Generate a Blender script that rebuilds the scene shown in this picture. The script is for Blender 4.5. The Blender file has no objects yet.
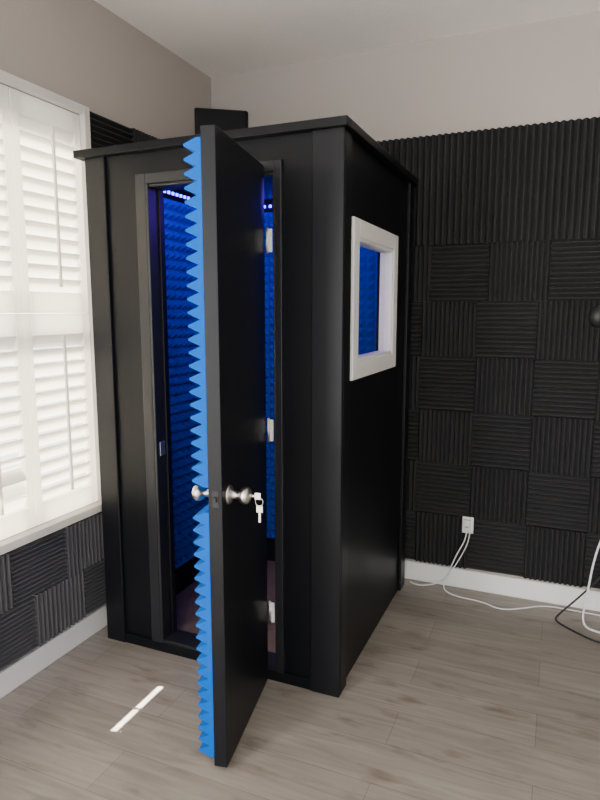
import bpy, bmesh, math, random
from mathutils import Vector, Matrix
random.seed(4)
D=bpy.data; C=bpy.context
col=C.scene.collection

# ---------------- materials ----------------
def mat(name, color, rough=0.5, metal=0.0, noise=0.0, nscale=8, bump=0.0, bscale=60, spec=0.5):
    m=D.materials.new(name); m.use_nodes=True
    nt=m.node_tree; b=nt.nodes['Principled BSDF']
    b.inputs['Roughness'].default_value=rough; b.inputs['Metallic'].default_value=metal
    b.inputs['Specular IOR Level'].default_value=spec
    tc=nt.nodes.new('ShaderNodeTexCoord')
    n=nt.nodes.new('ShaderNodeTexNoise'); n.inputs['Scale'].default_value=nscale; n.inputs['Detail'].default_value=4
    nt.links.new(tc.outputs['Object'],n.inputs['Vector'])
    mx=nt.nodes.new('ShaderNodeMix'); mx.data_type='RGBA'
    a=[c*(1-noise) for c in color]+[1]; c2=[min(1,c*(1+noise)) for c in color]+[1]
    mx.inputs[6].default_value=a; mx.inputs[7].default_value=c2
    nt.links.new(n.outputs['Fac'],mx.inputs[0]); nt.links.new(mx.outputs[2],b.inputs['Base Color'])
    if bump>0:
        n2=nt.nodes.new('ShaderNodeTexNoise'); n2.inputs['Scale'].default_value=bscale; n2.inputs['Detail'].default_value=3
        nt.links.new(tc.outputs['Object'],n2.inputs['Vector'])
        bp=nt.nodes.new('ShaderNodeBump'); bp.inputs['Strength'].default_value=bump; bp.inputs['Distance'].default_value=0.004
        nt.links.new(n2.outputs['Fac'],bp.inputs['Height']); nt.links.new(bp.outputs['Normal'],b.inputs['Normal'])
    return m
M={}
M['wall']=mat('wall_paint',(0.40,0.362,0.33),0.85,noise=0.03,nscale=2,bump=0.15,bscale=120)
M['ceil']=mat('ceiling_paint',(0.87,0.85,0.81),0.9,noise=0.02,nscale=2,bump=0.3,bscale=50)
M['trim']=mat('white_trim',(0.8,0.8,0.78),0.4,noise=0.01)
M['black']=mat('black_satin_paint',(0.0048,0.0053,0.0068),0.40,noise=0.15,nscale=5,bump=0.05,bscale=90,spec=.17)
M['black2']=mat('black_door_paint',(0.0065,0.007,0.009),0.38,noise=0.1,nscale=5,bump=0.03,bscale=90,spec=.2)
M['casing']=mat('door_casing_paint',(0.014,0.0145,0.017),0.4,noise=0.1,spec=.3)
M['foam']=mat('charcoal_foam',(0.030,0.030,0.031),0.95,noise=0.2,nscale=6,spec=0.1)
M['foam_glare']=mat('charcoal_foam_glare',(0.085,0.085,0.09),0.95,noise=0.2,nscale=6,spec=0.2)  # same charcoal foam, window glare painted in as a lighter grey
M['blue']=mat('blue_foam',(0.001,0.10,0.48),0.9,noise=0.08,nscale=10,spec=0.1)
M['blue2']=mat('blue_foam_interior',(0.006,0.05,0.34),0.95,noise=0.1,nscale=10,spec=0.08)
M['nickel']=mat('satin_nickel',(0.62,0.60,0.57),0.28,1.0,noise=0.03)
M['steel']=mat('hinge_steel',(0.7,0.69,0.67),0.35,1.0,noise=0.03)
M['vinyl']=mat('white_vinyl',(0.74,0.74,0.72),0.45,noise=0.01)
M['cabw']=mat('white_cable',(0.75,0.75,0.73),0.5)
M['cabb']=mat('black_cable',(0.01,0.01,0.01),0.5)
M['dwood']=mat('dark_wood_floor',(0.16,0.11,0.08),0.5,noise=0.5,nscale=12)

def shutter_mat():
    m=D.materials.new('shutter_white'); m.use_nodes=True
    nt=m.node_tree; b=nt.nodes['Principled BSDF']; out=nt.nodes['Material Output']
    b.inputs['Base Color'].default_value=(0.9,0.9,0.89,1); b.inputs['Roughness'].default_value=0.45
    t=nt.nodes.new('ShaderNodeBsdfTranslucent'); t.inputs['Color'].default_value=(0.95,0.90,0.80,1)
    mx=nt.nodes.new('ShaderNodeMixShader'); mx.inputs[0].default_value=0.42
    nt.links.new(b.outputs[0],mx.inputs[1]); nt.links.new(t.outputs[0],mx.inputs[2]); nt.links.new(mx.outputs[0],out.inputs[0])
    return m
M['louver']=shutter_mat()
def glass_mat():
    m=D.materials.new('pane_glass'); m.use_nodes=True
    nt=m.node_tree; nt.nodes.remove(nt.nodes['Principled BSDF']); out=nt.nodes['Material Output']
    t=nt.nodes.new('ShaderNodeBsdfTransparent'); t.inputs[0].default_value=(0.95,0.97,0.97,1)
    g=nt.nodes.new('ShaderNodeBsdfGlossy'); g.inputs['Roughness'].default_value=0.02
    f=nt.nodes.new('ShaderNodeLayerWeight'); f.inputs['Blend'].default_value=0.3
    p=nt.nodes.new('ShaderNodeMath'); p.operation='POWER'; p.inputs[1].default_value=3
    q=nt.nodes.new('ShaderNodeMath'); q.operation='MULTIPLY_ADD'; q.inputs[1].default_value=.4; q.inputs[2].default_value=.05
    mx=nt.nodes.new('ShaderNodeMixShader')
    nt.links.new(f.outputs['Facing'],p.inputs[0]); nt.links.new(p.outputs[0],q.inputs[0]); nt.links.new(q.outputs[0],mx.inputs[0])
    nt.links.new(t.outputs[0],mx.inputs[1]); nt.links.new(g.outputs[0],mx.inputs[2]); nt.links.new(mx.outputs[0],out.inputs[0])
    return m
M['glass']=glass_mat()
def emis(name,c,s):
    m=D.materials.new(name); m.use_nodes=True
    b=m.node_tree.nodes['Principled BSDF']; b.inputs['Base Color'].default_value=(*c,1)
    b.inputs['Emission Color'].default_value=(*c,1); b.inputs['Emission Strength'].default_value=s
    return m
M['led']=emis('blue_led',(0.03,0.03,1.0),16)
def floor_mat():
    m=D.materials.new('grey_oak_planks'); m.use_nodes=True
    nt=m.node_tree; b=nt.nodes['Principled BSDF']; L=nt.links
    tc=nt.nodes.new('ShaderNodeTexCoord')
    br=nt.nodes.new('ShaderNodeTexBrick'); br.offset=0.37; br.offset_frequency=2
    br.inputs['Scale'].default_value=1; br.inputs['Brick Width'].default_value=1.3; br.inputs['Row Height'].default_value=0.19
    br.inputs['Mortar Size'].default_value=0.0012; br.inputs['Mortar Smooth'].default_value=0.2; br.inputs['Bias'].default_value=0
    br.inputs['Color1'].default_value=(0.245,0.218,0.19,1); br.inputs['Color2'].default_value=(0.295,0.265,0.235,1); br.inputs['Mortar'].default_value=(0.16,0.135,0.115,1)
    L.new(tc.outputs['Object'],br.inputs['Vector'])
    mp=nt.nodes.new('ShaderNodeMapping'); mp.inputs['Scale'].default_value=(1.2,14,1); L.new(tc.outputs['Object'],mp.inputs['Vector'])
    n=nt.nodes.new('ShaderNodeTexNoise'); n.inputs['Scale'].default_value=2.2; n.inputs['Detail'].default_value=8; n.inputs['Distortion'].default_value=1.2
    L.new(mp.outputs[0],n.inputs['Vector'])
    cr=nt.nodes.new('ShaderNodeValToRGB'); cr.color_ramp.elements[0].position=0.3; cr.color_ramp.elements[0].color=(0.78,0.77,0.76,1)
    cr.color_ramp.elements[1].position=0.7; cr.color_ramp.elements[1].color=(1.13,1.13,1.13,1)
    L.new(n.outputs['Fac'],cr.inputs[0])
    mp2=nt.nodes.new('ShaderNodeMapping'); mp2.inputs['Scale'].default_value=(2.5,7,1); L.new(tc.outputs['Object'],mp2.inputs['Vector'])
    n3=nt.nodes.new('ShaderNodeTexNoise'); n3.inputs['Scale'].default_value=2; n3.inputs['Detail'].default_value=3; L.new(mp2.outputs[0],n3.inputs['Vector'])
    cr3=nt.nodes.new('ShaderNodeValToRGB'); cr3.color_ramp.elements[0].position=0.58; cr3.color_ramp.elements[0].color=(1,1,1,1)
    cr3.color_ramp.elements[1].position=0.76; cr3.color_ramp.elements[1].color=(0.62,0.55,0.5,1); L.new(n3.outputs['Fac'],cr3.inputs[0])
    mx=nt.nodes.new('ShaderNodeMix'); mx.data_type='RGBA'; mx.blend_type='MULTIPLY'; mx.inputs[0].default_value=1
    L.new(br.outputs['Color'],mx.inputs[6]); L.new(cr.outputs[0],mx.inputs[7])
    mx2=nt.nodes.new('ShaderNodeMix'); mx2.data_type='RGBA'; mx2.blend_type='MULTIPLY'; mx2.inputs[0].default_value=1
    L.new(mx.outputs[2],mx2.inputs[6]); L.new(cr3.outputs[0],mx2.inputs[7]); L.new(mx2.outputs[2],b.inputs['Base Color'])
    b.inputs['Roughness'].default_value=0.42
    bp=nt.nodes.new('ShaderNodeBump'); bp.inputs['Strength'].default_value=0.1; bp.inputs['Distance'].default_value=0.003
    L.new(n.outputs['Fac'],bp.inputs['Height']); L.new(bp.outputs[0],b.inputs['Normal'])
    return m
M['floor']=floor_mat()

# ---------------- helpers ----------------
def empty(name,parent=None,loc=(0,0,0),rz=0):
    e=D.objects.new(name,None); col.objects.link(e); e.location=loc; e.rotation_euler=(0,0,rz); e.empty_display_size=0.1
    if parent: e.parent=parent
    return e
def meshobj(name,vs,fs,m,parent=None,smooth=False):
    me=D.meshes.new(name); me.from_pydata([tuple(v) for v in vs],[],fs); me.materials.append(m)
    bm=bmesh.new(); bm.from_mesh(me); bmesh.ops.recalc_face_normals(bm,faces=bm.faces); bm.to_mesh(me); bm.free()
    if smooth:
        for p in me.polygons: p.use_smooth=True
    o=D.objects.new(name,me); col.objects.link(o)
    if parent: o.parent=parent
    return o
def boxes(name,lst,m,parent=None,bev=0.002):
    vs=[];fs=[]
    for (x0,x1,y0,y1,z0,z1) in lst:
        k=len(vs)
        vs+=[(x0,y0,z0),(x1,y0,z0),(x1,y1,z0),(x0,y1,z0),(x0,y0,z1),(x1,y0,z1),(x1,y1,z1),(x0,y1,z1)]
        fs+=[[k+a for a in f] for f in ((0,3,2,1),(4,5,6,7),(0,1,5,4),(1,2,6,5),(2,3,7,6),(3,0,4,7))]
    o=meshobj(name,vs,fs,m,parent)
    if bev>0:
        b=o.modifiers.new('bevel','BEVEL'); b.width=bev; b.segments=2; b.limit_method='ANGLE'
    return o
def wedge(vs,fs,O,U,V,N,w,h,n,base,depth):
    O=Vector(O);U=Vector(U);V=Vector(V);N=Vector(N)
    p=w/n; prof=[(0,0),(0,base)]
    for i in range(n):
        prof.append(((i+.42)*p,base+depth)); prof.append(((i+.58)*p,base+depth)); prof.append(((i+1)*p,base))
    prof.append((w,0)); k=len(vs); m=len(prof)
    for t in (0,h):
        for a,b in prof: vs.append(O+U*a+N*b+V*t)
    for i in range(m):
        j=(i+1)%m; fs.append([k+i,k+j,k+m+j,k+m+i])
    fs.append([k+i for i in range(m)][::-1]); fs.append([k+m+i for i in range(m)])
def pyramids(name,O,U,V,N,w,h,pitch,base,depth,m,parent):
    O=Vector(O);U=Vector(U);V=Vector(V);N=Vector(N)
    nu=max(1,round(w/pitch)); nv=max(1,round(h/pitch)); vs=[];fs=[]
    pu=w/nu;pv=h/nv
    for j in range(nv+1):
        for i in range(nu+1): vs.append(O+U*(i*pu)+V*(j*pv)+N*base)
    g=lambda i,j:j*(nu+1)+i
    for j in range(nv):
        for i in range(nu):
            k=len(vs); vs.append(O+U*((i+.5)*pu)+V*((j+.5)*pv)+N*(base+depth))
            a,b,c,d=g(i,j),g(i+1,j),g(i+1,j+1),g(i,j+1)
            fs+= [[a,b,k],[b,c,k],[c,d,k],[d,a,k]]
    k=len(vs)
    for a,b in((0,0),(w,0),(w,h),(0,h)): vs.append(O+U*a+V*b)
    fs.append([k+3,k+2,k+1,k])
    o=meshobj(name,vs,fs,m,parent); return o
def lathe(name,prof,m,parent,loc,axis,seg=32):
    q=Vector((0,0,1)).rotation_difference(Vector(axis)).to_matrix()
    vs=[];fs=[]
    for r,z in prof:
        for i in range(seg):
            a=2*math.pi*i/seg; vs.append(q@Vector((r*math.cos(a),r*math.sin(a),z))+Vector(loc))
    for j in range(len(prof)-1):
        for i in range(seg):
            i2=(i+1)%seg; fs.append([j*seg+i,j*seg+i2,(j+1)*seg+i2,(j+1)*seg+i])
    fs.append(list(range(seg))[::-1]); fs.append([(len(prof)-1)*seg+i for i in range(seg)])
    return meshobj(name,vs,fs,m,parent,True)
def cable(name,pts,r,m,parent=None,cyclic=False):
    cu=D.curves.new(name,'CURVE'); cu.dimensions='3D'; cu.bevel_depth=r; cu.bevel_resolution=3; cu.resolution_u=10
    s=cu.splines.new('NURBS'); s.points.add(len(pts)-1)
    for p,q in zip(s.points,pts): p.co=(*q,1)
    s.use_endpoint_u=not cyclic; s.use_cyclic_u=cyclic; s.order_u=3; cu.materials.append(m)
    o=D.objects.new(name,cu); col.objects.link(o)
    if parent:o.parent=parent
    return o
def area(name,loc,rot,sx,sy,e,c,parent=None):
    l=D.lights.new(name,'AREA'); l.shape='RECTANGLE'; l.size=sx;l.size_y=sy;l.energy=e;l.color=c
    o=D.objects.new(name,l); col.objects.link(o); o.location=loc; o.rotation_euler=rot
    if parent:o.parent=parent
    return o

# ---------------- room ----------------
XL=-1.945; YB=3.26; ZC=2.835; YF=-2.6; XR=2.9
boxes('floor',[(XL-.12,XR+.12,YF,YB+.12,-0.1,0)],M['floor'],bev=0)
boxes('ceiling',[(XL-.12,XR+.12,YF,YB+.12,ZC,ZC+.1)],M['ceil'],bev=0)
boxes('wall_back',[(XL-.12,XR+.12,YB,YB+.12,0,ZC)],M['wall'],bev=0)
boxes('wall_right',[(XR,XR+.12,YF,YB,0,ZC)],M['wall'],bev=0)
WY0,WY1,WZ0,WZ1=0.70,2.165,0.62,2.33
VY0,VY1=-2.2,-.5  # span of the unseen opening added behind the camera
boxes('wall_left',[(XL-.12,XL,YF,VY0,0,ZC),(XL-.12,XL,VY1,WY0,0,ZC),(XL-.12,XL,VY0,VY1,WZ1,ZC),(XL-.12,XL,VY0,VY1,0,.3),
  (XL-.12,XL,WY1,YB,0,ZC),(XL-.12,XL,WY0,WY1,0,WZ0),(XL-.12,XL,WY0,WY1,WZ1,ZC)],M['wall'],bev=0)
def baseboard(name,lst):
    return boxes(name,lst,M['trim'],bev=0.004)
baseboard('baseboard_back',[(XL,XR,YB-.014,YB,0,.105)])
baseboard('baseboard_left',[(XL,XL+.014,YF,YB-.014,0,.105)])
baseboard('baseboard_right',[(XR-.014,XR,YF,YB-.014,0,.105)])

# window + shutters
win=empty('window_1')
fw=0.035
boxes('casing',[(XL,XL+.03,WY0-fw,WY0,WZ0-fw,WZ1+fw),(XL,XL+.03,WY1,WY1+fw,WZ0-fw,WZ1+fw),
                (XL,XL+.03,WY0,WY1,WZ1,WZ1+fw),(XL,XL+.045,WY0,WY1,WZ0-fw,WZ0)],M['louver'],win,0.004)
meshobj('glazing',[(XL-.1,WY0,WZ0),(XL-.1,WY1,WZ0),(XL-.1,WY1,WZ1),(XL-.1,WY0,WZ1)],[[0,1,2,3]],M['glass'],win)
boxes('sash_bars',[(XL-.11,XL-.085,1.37,1.41,WZ0,WZ1),(XL-.11,XL-.085,WY0,WY1,1.46,1.5)],M['trim'],win)
fill_opening=empty('added_fill_opening')  # unseen opening, added in the left wall to hold a fill lamp
boxes('frame',[(XL-.11,XL+.02,VY0-.04,VY0,.26,WZ1+.04),(XL-.11,XL+.02,VY1,VY1+.04,.26,WZ1+.04),(XL-.11,XL+.02,VY0,VY1,WZ1,WZ1+.04),(XL-.11,XL+.02,VY0,VY1,.26,.3),(XL-.12,XL-.09,(VY0+VY1)/2-.02,(VY0+VY1)/2+.02,.3,WZ1)],M['trim'],fill_opening)
sh=empty('plantation_shutters')
np_=4; pw=(WY1-WY0)/np_
frames=[];rods=[]; lv=[];lf=[]
xs0,xs1=XL-.028,XL+.004
xc=(xs0+xs1)/2
for i in range(np_):
    a=WY0+i*pw+.002; b=a+pw-.004
    for (z0,z1) in((WZ0+.004,1.49),(1.492,WZ1-.004)):
        st=.036; rl=.085
        frames+=[(xs0,xs1,a,a+st,z0,z1),(xs0,xs1,b-st,b,z0,z1),(xs0,xs1,a+st,b-st,z0,z0+rl),(xs0,xs1,a+st,b-st,z1-rl,z1)]
        L0,L1=z0+rl,z1-rl; n=round((L1-L0)/.057); p=(L1-L0)/n
        rods.append((XL+.022,XL+.032,(a+b)/2-.006,(a+b)/2+.006,L0+.02,L1-.01))
        ks=min(range(n),key=lambda k:abs(L0+(k+.5)*p-.85))
        for k in range(n):
            zc=L0+(k+.5)*p; tilt=math.radians(62)
            if i==2 and z0<1:
                if k==ks: tilt=math.radians(-56)
                elif k==ks+1: tilt=math.radians(40)
                elif k==ks-1: tilt=math.radians(106)
            q=len(lv); seg=10
            for yy in(a+st+.001,b-st-.001):
                for s in range(seg):
                    t=2*math.pi*s/seg; u=.0315*math.cos(t); v=.0045*math.sin(t)
                    lv.append((xc+u*math.cos(tilt)-v*math.sin(tilt),yy,zc+u*math.sin(tilt)+v*math.cos(tilt)))
            for s in range(seg):
                s2=(s+1)%seg; lf.append([q+s,q+s2,q+seg+s2,q+seg+s])
            lf.append([q+s for s in range(seg)]); lf.append([q+seg+s for s in range(seg)][::-1])
boxes('shutter_frames',frames,M['louver'],sh,0.002)
meshobj('louvers',lv,lf,M['louver'],sh)
boxes('tilt_rods',rods,M['louver'],sh,0.002)

# ---------------- wall foam ----------------
X=Vector((1,0,0));Y=Vector((0,1,0));Z=Vector((0,0,1))
T=.286
def tile(vs,fs,O,A,B,N,w,h,vert,n=12,base=.008,depth=.02,g=.0003):
    O=Vector(O)+A*g+B*g; w-=2*g;h-=2*g
    if vert: wedge(vs,fs,O,A,B,N,w,h,n,base,depth)
    else: wedge(vs,fs,O,B,A,N,h,w,n,base,depth)
NB=Vector((0,-1,0))
vs=[];fs=[]
rows=[1.549,1.263,.977,.691,.405,.119]
for r,z in enumerate(rows):
    off=-.635 if r==0 else -.68
    for c in range(-2,10):
        x=off+(c)*T
        tile(vs,fs,(x,YB-.001-random.uniform(0,.003),z),X,Z,NB,T,T,((c+r)%2==1))
for c in range(12):
    tile(vs,fs,(-1.9+c*T,YB-.001,1.836),X,Z,NB,T,.539,True,n=9,base=.01,depth=.028,g=0)
meshobj('acoustic_foam_panels',vs,fs,M['foam'])
vs=[];fs=[]
NL=Vector((1,0,0))
for r,(z,h) in enumerate(((.119,.225),(.346,.225))):
    for c in range(9):
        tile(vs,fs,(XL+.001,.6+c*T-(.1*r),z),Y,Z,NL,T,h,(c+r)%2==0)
meshobj('window_wall_foam_tiles',vs,fs,M['foam_glare'])
vs=[];fs=[]
for r in range(6):
    for c in range(3):
        tile(vs,fs,(XL+.001,2.21+c*T,2.36-(r+1)*.298),Y,Z,NL,T,.298,(c+r)%2==1)
meshobj('alcove_foam_tiles',vs,fs,M['foam'])
z0,z1=2.376,2.62
tri=[(XL+.002,3.07),(-1.70,3.235),(-1.70,YB-.002),(XL+.002,YB-.002)]
vs=[(a,b,z) for z in (z0,z1) for a,b in tri]
bt=meshobj('corner_bass_trap',vs,[[0,1,2,3],[7,6,5,4],[0,4,5,1],[1,5,6,2],[2,6,7,3],[3,7,4,0]],M['black'])
bt.modifiers.new('b','BEVEL').width=.006

# ---------------- vocal booth ----------------
booth=empty('vocal_booth')
bx0,bx1=-1.835,-.734; by0,by1=2.095,3.155; H=2.125; th=.06
ox0,ox1=-1.55,-.985; oz1=2.0
wy0,wy1,wz0,wz1=2.262,2.785,1.305,1.775
boxes('front_wall',[(bx0,ox0-.0,by0,by0+.08,0,H),(ox1,bx1,by0,by0+.08,0,H),(ox0,ox1,by0,by0+.08,oz1,H),(ox0,ox1,by0,by0+.08,0,.05)],M['black'],booth,0)
boxes('left_side_wall',[(bx0,bx0+th,by0+.08,by1,0,H)],M['black'],booth,0)
boxes('rear_wall',[(bx0+th,bx1-th,by1-th,by1,0,H)],M['black'],booth,0)
boxes('right_side_wall',[(bx1-th,bx1,by0+.08,by1,0,wz0),(bx1-th,bx1,by0+.08,by1,wz1,H),(bx1-th,bx1,by0+.08,wy0,wz0,wz1),(bx1-th,bx1,wy1,by1,wz0,wz1)],M['black'],booth,0)
boxes('roof_panel',[(bx0,bx1,by0,by1,H,H+.015)],M['black'],booth,0)
pt=.017
boxes('corner_posts',[(-1.85,-1.75,by0-pt,by0,0,H),(-1.85,bx0,by0,by0+.09,0,H),
   (-.838,-.717,by0-pt,by0,0,H),(bx1,-.717,by0,by0+.075,0,H),
   (bx1,-.717,by1-.075,by1+pt,0,H),(-1.85,bx0,by1-.075,by1+pt,0,H)],M['black2'],booth,0.004)
boxes('roof_cap',[(-1.888,-.70,by0-.04,by0-.0,H-.003,H+.028),(-.735,-.70,by0,by1+.03,H-.003,H+.028),(-1.888,-1.83,by0,by1+.03,H-.003,H+.028),(-1.83,-.735,by1-.03,by1+.03,H-.003,H+.028)],M['black'],booth,0.003)
boxes('base_trim',[(-1.75,-.838,by0-.012,by0,0,.045)],M['black'],booth,0.002)
boxes('door_casing',[(ox0-.048,ox0,by0-.018,by0+.0,.045,oz1+.04),(ox1,ox1+.03,by0-.018,by0+.0,.045,oz1+.04),(ox0,ox1,by0-.018,by0,oz1,oz1+.04),
   (ox0,ox0+.012,by0-.018,by0+.09,.05,oz1),(ox1-.008,ox1,by0-.012,by0+.09,.05,oz1),(ox0+.012,ox1-.008,by0-.01,by0+.09,oz1-.012,oz1)],M['casing'],booth,0.003)
boxes('door_stop',[(ox0+.012,ox0+.022,by0+.045,by0+.075,.06,oz1-.012)],M['black2'],booth,0.002)
boxes('threshold',[(ox0,ox1,by0-.012,by0+.09,.045,.06)],M['casing'],booth,0.003)
boxes('strike_plate',[(ox0+.0115,ox0+.0145,by0+.005,by0+.04,.89,.95)],M['steel'],booth,0.0005)
ix0,ix1=bx0+th,bx1-th; iy0,iy1=by0+.08,by1-th
boxes('interior_floor',[(ix0,ix1,iy0,iy1,0,.05)],M['dwood'],booth,0)
boxes('interior_baseboard',[(ix0,ix0+.03,iy0,iy1,.05,.17),(ix0,ix1,iy1-.03,iy1,.05,.17)],M['black'],booth,0.002)
boxes('interior_ceiling',[(ix0,ix1,iy0,iy1,2.09,2.12)],M['black'],booth,0)
P=.0475
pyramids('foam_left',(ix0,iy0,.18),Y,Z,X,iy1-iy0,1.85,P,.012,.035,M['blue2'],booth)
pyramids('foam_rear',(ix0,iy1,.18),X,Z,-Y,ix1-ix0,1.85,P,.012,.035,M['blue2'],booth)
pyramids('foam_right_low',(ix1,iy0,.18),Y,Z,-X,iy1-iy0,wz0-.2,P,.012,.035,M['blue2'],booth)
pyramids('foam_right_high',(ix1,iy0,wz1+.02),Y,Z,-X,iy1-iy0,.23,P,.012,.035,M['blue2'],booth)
leds=[]; n=26
for i in range(n):
    y=iy0+.02+i*(iy1-iy0-.08)/(n-1); leds.append((ix0+.02,ix0+.026,y-.006,y+.006,2.052,2.065))
for i in range(n):
    x=ix0+.05+i*(ix1-ix0-.1)/(n-1); leds.append((x-.006,x+.006,iy1-.026,iy1-.02,2.052,2.065))
boxes('led_strip_diodes',leds,M['led'],booth,0)
boxes('led_strip_tape',[(ix0,ix0+.02,iy0,iy1,2.05,2.068),(ix0,ix1,iy1-.02,iy1,2.05,2.068)],M['casing'],booth,0)
area('led_glow_front',((ix0+ix1)/2,iy0+.05,2.05),(math.radians(75),0,0),.9,.05,6,(.22,.03,1),booth)
area('led_glow_right',(ix1-.10,(iy0+iy1)/2,2.05),(0,math.radians(70),0),.04,.85,5,(.20,.03,1),booth)
f0,f1=bx1,bx1+.02; fwid=.068
boxes('side_window_frame',[(f0,f1,wy0-fwid,wy0,wz0-fwid,wz1+fwid),(f0,f1,wy1,wy1+fwid,wz0-fwid,wz1+fwid),(f0,f1,wy0,wy1,wz1,wz1+fwid),(f0,f1,wy0,wy1,wz0-fwid,wz0)],M['vinyl'],booth,0.005)
r=.012
boxes('side_window_liner',[(bx1-th+.015,f1-.006,wy0,wy0+r,wz0,wz1),(bx1-th+.015,f1-.006,wy1-r,wy1,wz0,wz1),(bx1-th+.015,f1-.006,wy0+r,wy1-r,wz1-r,wz1),(bx1-th+.015,f1-.006,wy0+r,wy1-r,wz0,wz0+r)],M['vinyl'],booth,0.002)
gx=bx1-.002
meshobj('side_window_pane',[(gx,wy0+r,wz0+r),(gx,wy1-r,wz0+r),(gx,wy1-r,wz1-r),(gx,wy0+r,wz1-r)],[[0,1,2,3]],M['glass'],booth)

door=empty('booth_door',booth,(-1.02,2.07,0),math.radians(-79.5))
dl=.505; dt=.045; dz0,dz1=.012,2.02
boxes('door_leaf',[(0,dl,-dt,0,dz0,dz1)],M['black2'],door,0.002)
vs=[];fs=[]
kz=.925
for (a,b) in((.04,kz-.045),(kz+.035,1.99)):
    n=round((b-a)/.040)
    wedge(vs,fs,(.03,-dt,a),Z,X,-Y,b-a,dl-.032,n,.015,.038)
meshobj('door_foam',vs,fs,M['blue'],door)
kx=.445
prof=[(.0,0),(.031,0),(.031,.004),(.027,.009),(.014,.012),(.0115,.03),(.014,.036),(.023,.042),(.0275,.052),(.027,.062),(.021,.070),(.010,.0735),(.0,.074)]
lathe('knob_outer',prof,M['nickel'],door,(kx,0,kz),(0,1,0))
lathe('knob_inner',prof,M['nickel'],door,(kx,-dt,kz),(0,-1,0))
lathe('knob_keyhole',[(.0,0),(.008,0),(.008,.003),(0,.003)],M['steel'],door,(kx,.074,kz),(0,1,0),16)
boxes('latch_plate',[(dl-.0005,dl+.001,-dt/2-.010,-dt/2+.010,kz-.026,kz+.026),(dl,dl+.009,-dt/2-.005,-dt/2+.005,kz-.007,kz+.007)],M['casing'],door,0.0005)
key=empty('key_set',door)
boxes('inserted_key',[(kx-.001,kx+.001,.077,.086,kz-.0035,kz+.0035),(kx-.001,kx+.001,.086,.106,kz-.011,kz+.011)],M['nickel'],key,0.001)
ring=[(kx,.101+.013*math.cos(t*math.pi/6),kz-.018+.013*math.sin(t*math.pi/6)) for t in range(12)]
cable('split_ring',ring,.0012,M['nickel'],key,True)
boxes('hanging_key',[(kx-.004,kx-.002,.090,.112,kz-.054,kz-.031),(kx-.004,kx-.002,.097,.105,kz-.086,kz-.054),(kx+.002,kx+.004,.094,.113,kz-.050,kz-.031),(kx+.002,kx+.004,.100,.107,kz-.074,kz-.050)],M['nickel'],key,0.0009)
hl=[(-1.018,ox1-.009,2.078,2.081,z-.042,z+.042) for z in (1.757,1.045,.30)]
boxes('hinge_leaves',hl,M['trim'],booth,0.0008)
for i,z in enumerate((1.757,1.045,.30)):
    lathe('hinge_pin_%d'%i,[(0,0),(.005,0),(.005,.096),(0,.096)],M['steel'],booth,(-1.012,2.075,z-.048),(0,0,1),16)

# ---------------- outlet, cables, mic ----------------
ou=empty('wall_outlet')
boxes('cover_plate',[(-.425,-.367,3.222,3.23,.325,.415)],M['trim'],ou,.003)
boxes('plug_adapter',[(-.412,-.382,3.195,3.222,.375,.405),(-.408,-.386,3.20,3.222,.34,.362)],M['cabw'],ou,.003)
boxes('gang_box',[(-.42,-.372,3.23,3.26,.34,.41)],M['trim'],ou,0)
cable('power_cord',[(-.397,3.2,.35),(-.40,3.19,.30),(-.44,3.2,.22),(-.47,3.2,.14),(-.50,3.2,.05),(-.58,3.19,.012),(-.66,3.17,.008),(-.69,3.2,.008)],.0035,M['cabw'])
cable('power_cord.001',[(-.385,3.2,.39),(-.37,3.17,.33),(-.43,3.18,.18),(-.52,3.16,.03),(-.45,3.12,.008),(-.30,3.12,.006),(-.2,3.06,.006),(-.1,3.12,.006),(.0,3.2,.006),(.15,3.2,.006),(.6,3.18,.006)],.003,M['cabw'])
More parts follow.
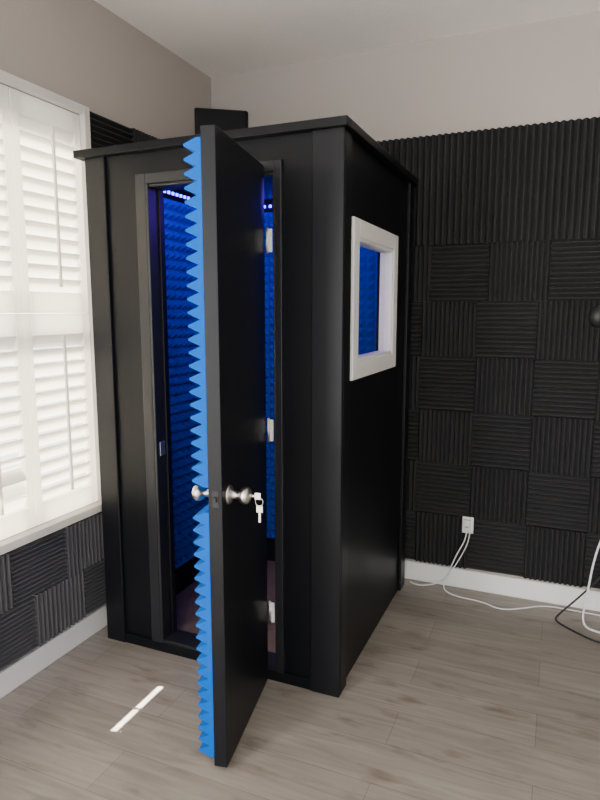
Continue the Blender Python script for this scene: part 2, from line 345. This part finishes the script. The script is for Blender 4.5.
cable('audio_cable',[(.40,3.1,.9),(.30,3.15,.6),(.22,3.18,.35),(.19,3.12,.12),(.17,3.05,.01),(.24,3.0,.008),(.4,3.0,.008)],.005,M['cabw'])
cable('audio_cable.001',[(.45,3.15,.5),(.28,3.18,.25),(.15,3.15,.09),(.07,3.1,.02),(.05,3.05,.008),(.13,2.98,.007),(.25,2.9,.007),(.5,2.85,.007)],.0045,M['cabb'])
mic=empty('microphone_stand')
sx,sy=.62,2.85
lathe('base',[(0,0),(.13,0),(.13,.012),(.03,.022),(.0,.022)],M['cabb'],mic,(sx,sy,0),(0,0,1))
lathe('pole',[(0,0),(.011,0),(.011,1.45),(0,1.45)],M['cabb'],mic,(sx,sy,.015),(0,0,1),20)
cable('boom_arm',[(sx,sy,1.44),(.5,2.9,1.45),(.27,2.96,1.475)],.008,M['cabb'],mic)
lathe('microphone_body',[(0,0),(.018,0),(.024,.07),(.03,.075),(.046,.09),(.05,.11),(.044,.13),(.028,.145),(0,.15)],M['cabb'],mic,(.255,2.96,1.475),(-1,.25,0))

# ---------------- lights/world ----------------
w=D.worlds.new('world'); C.scene.world=w; w.use_nodes=True
bg=w.node_tree.nodes['Background']; bg.inputs[0].default_value=(.97,.98,1,1); bg.inputs[1].default_value=4.0
s=D.lights.new('sun','SUN'); s.energy=100; s.angle=math.radians(.5); s.color=(1,.95,.86)
so=D.objects.new('sun',s); col.objects.link(so); so.location=(-4,1,5)
so.rotation_euler=Vector((.6,.12,-.9)).to_track_quat('-Z','Y').to_euler()
area('added_fill_lamp',(XL-.04,(VY0+VY1)/2,(WZ1+.3)/2),(0,math.radians(-90),0),WZ1-.34,VY1-VY0-.04,220,(1,.98,.95),fill_opening)  # added fill lamp, set in the unseen left-wall opening

# ---------------- camera ----------------
cam=D.cameras.new('camera'); co=D.objects.new('camera',cam); col.objects.link(co)
cam.sensor_fit='VERTICAL'; cam.sensor_height=24; cam.lens=24*610/800; cam.clip_start=.05
co.location=(0,0,1.5); co.rotation_euler=(math.radians(90-8.3),0,math.radians(23))
C.scene.camera=co
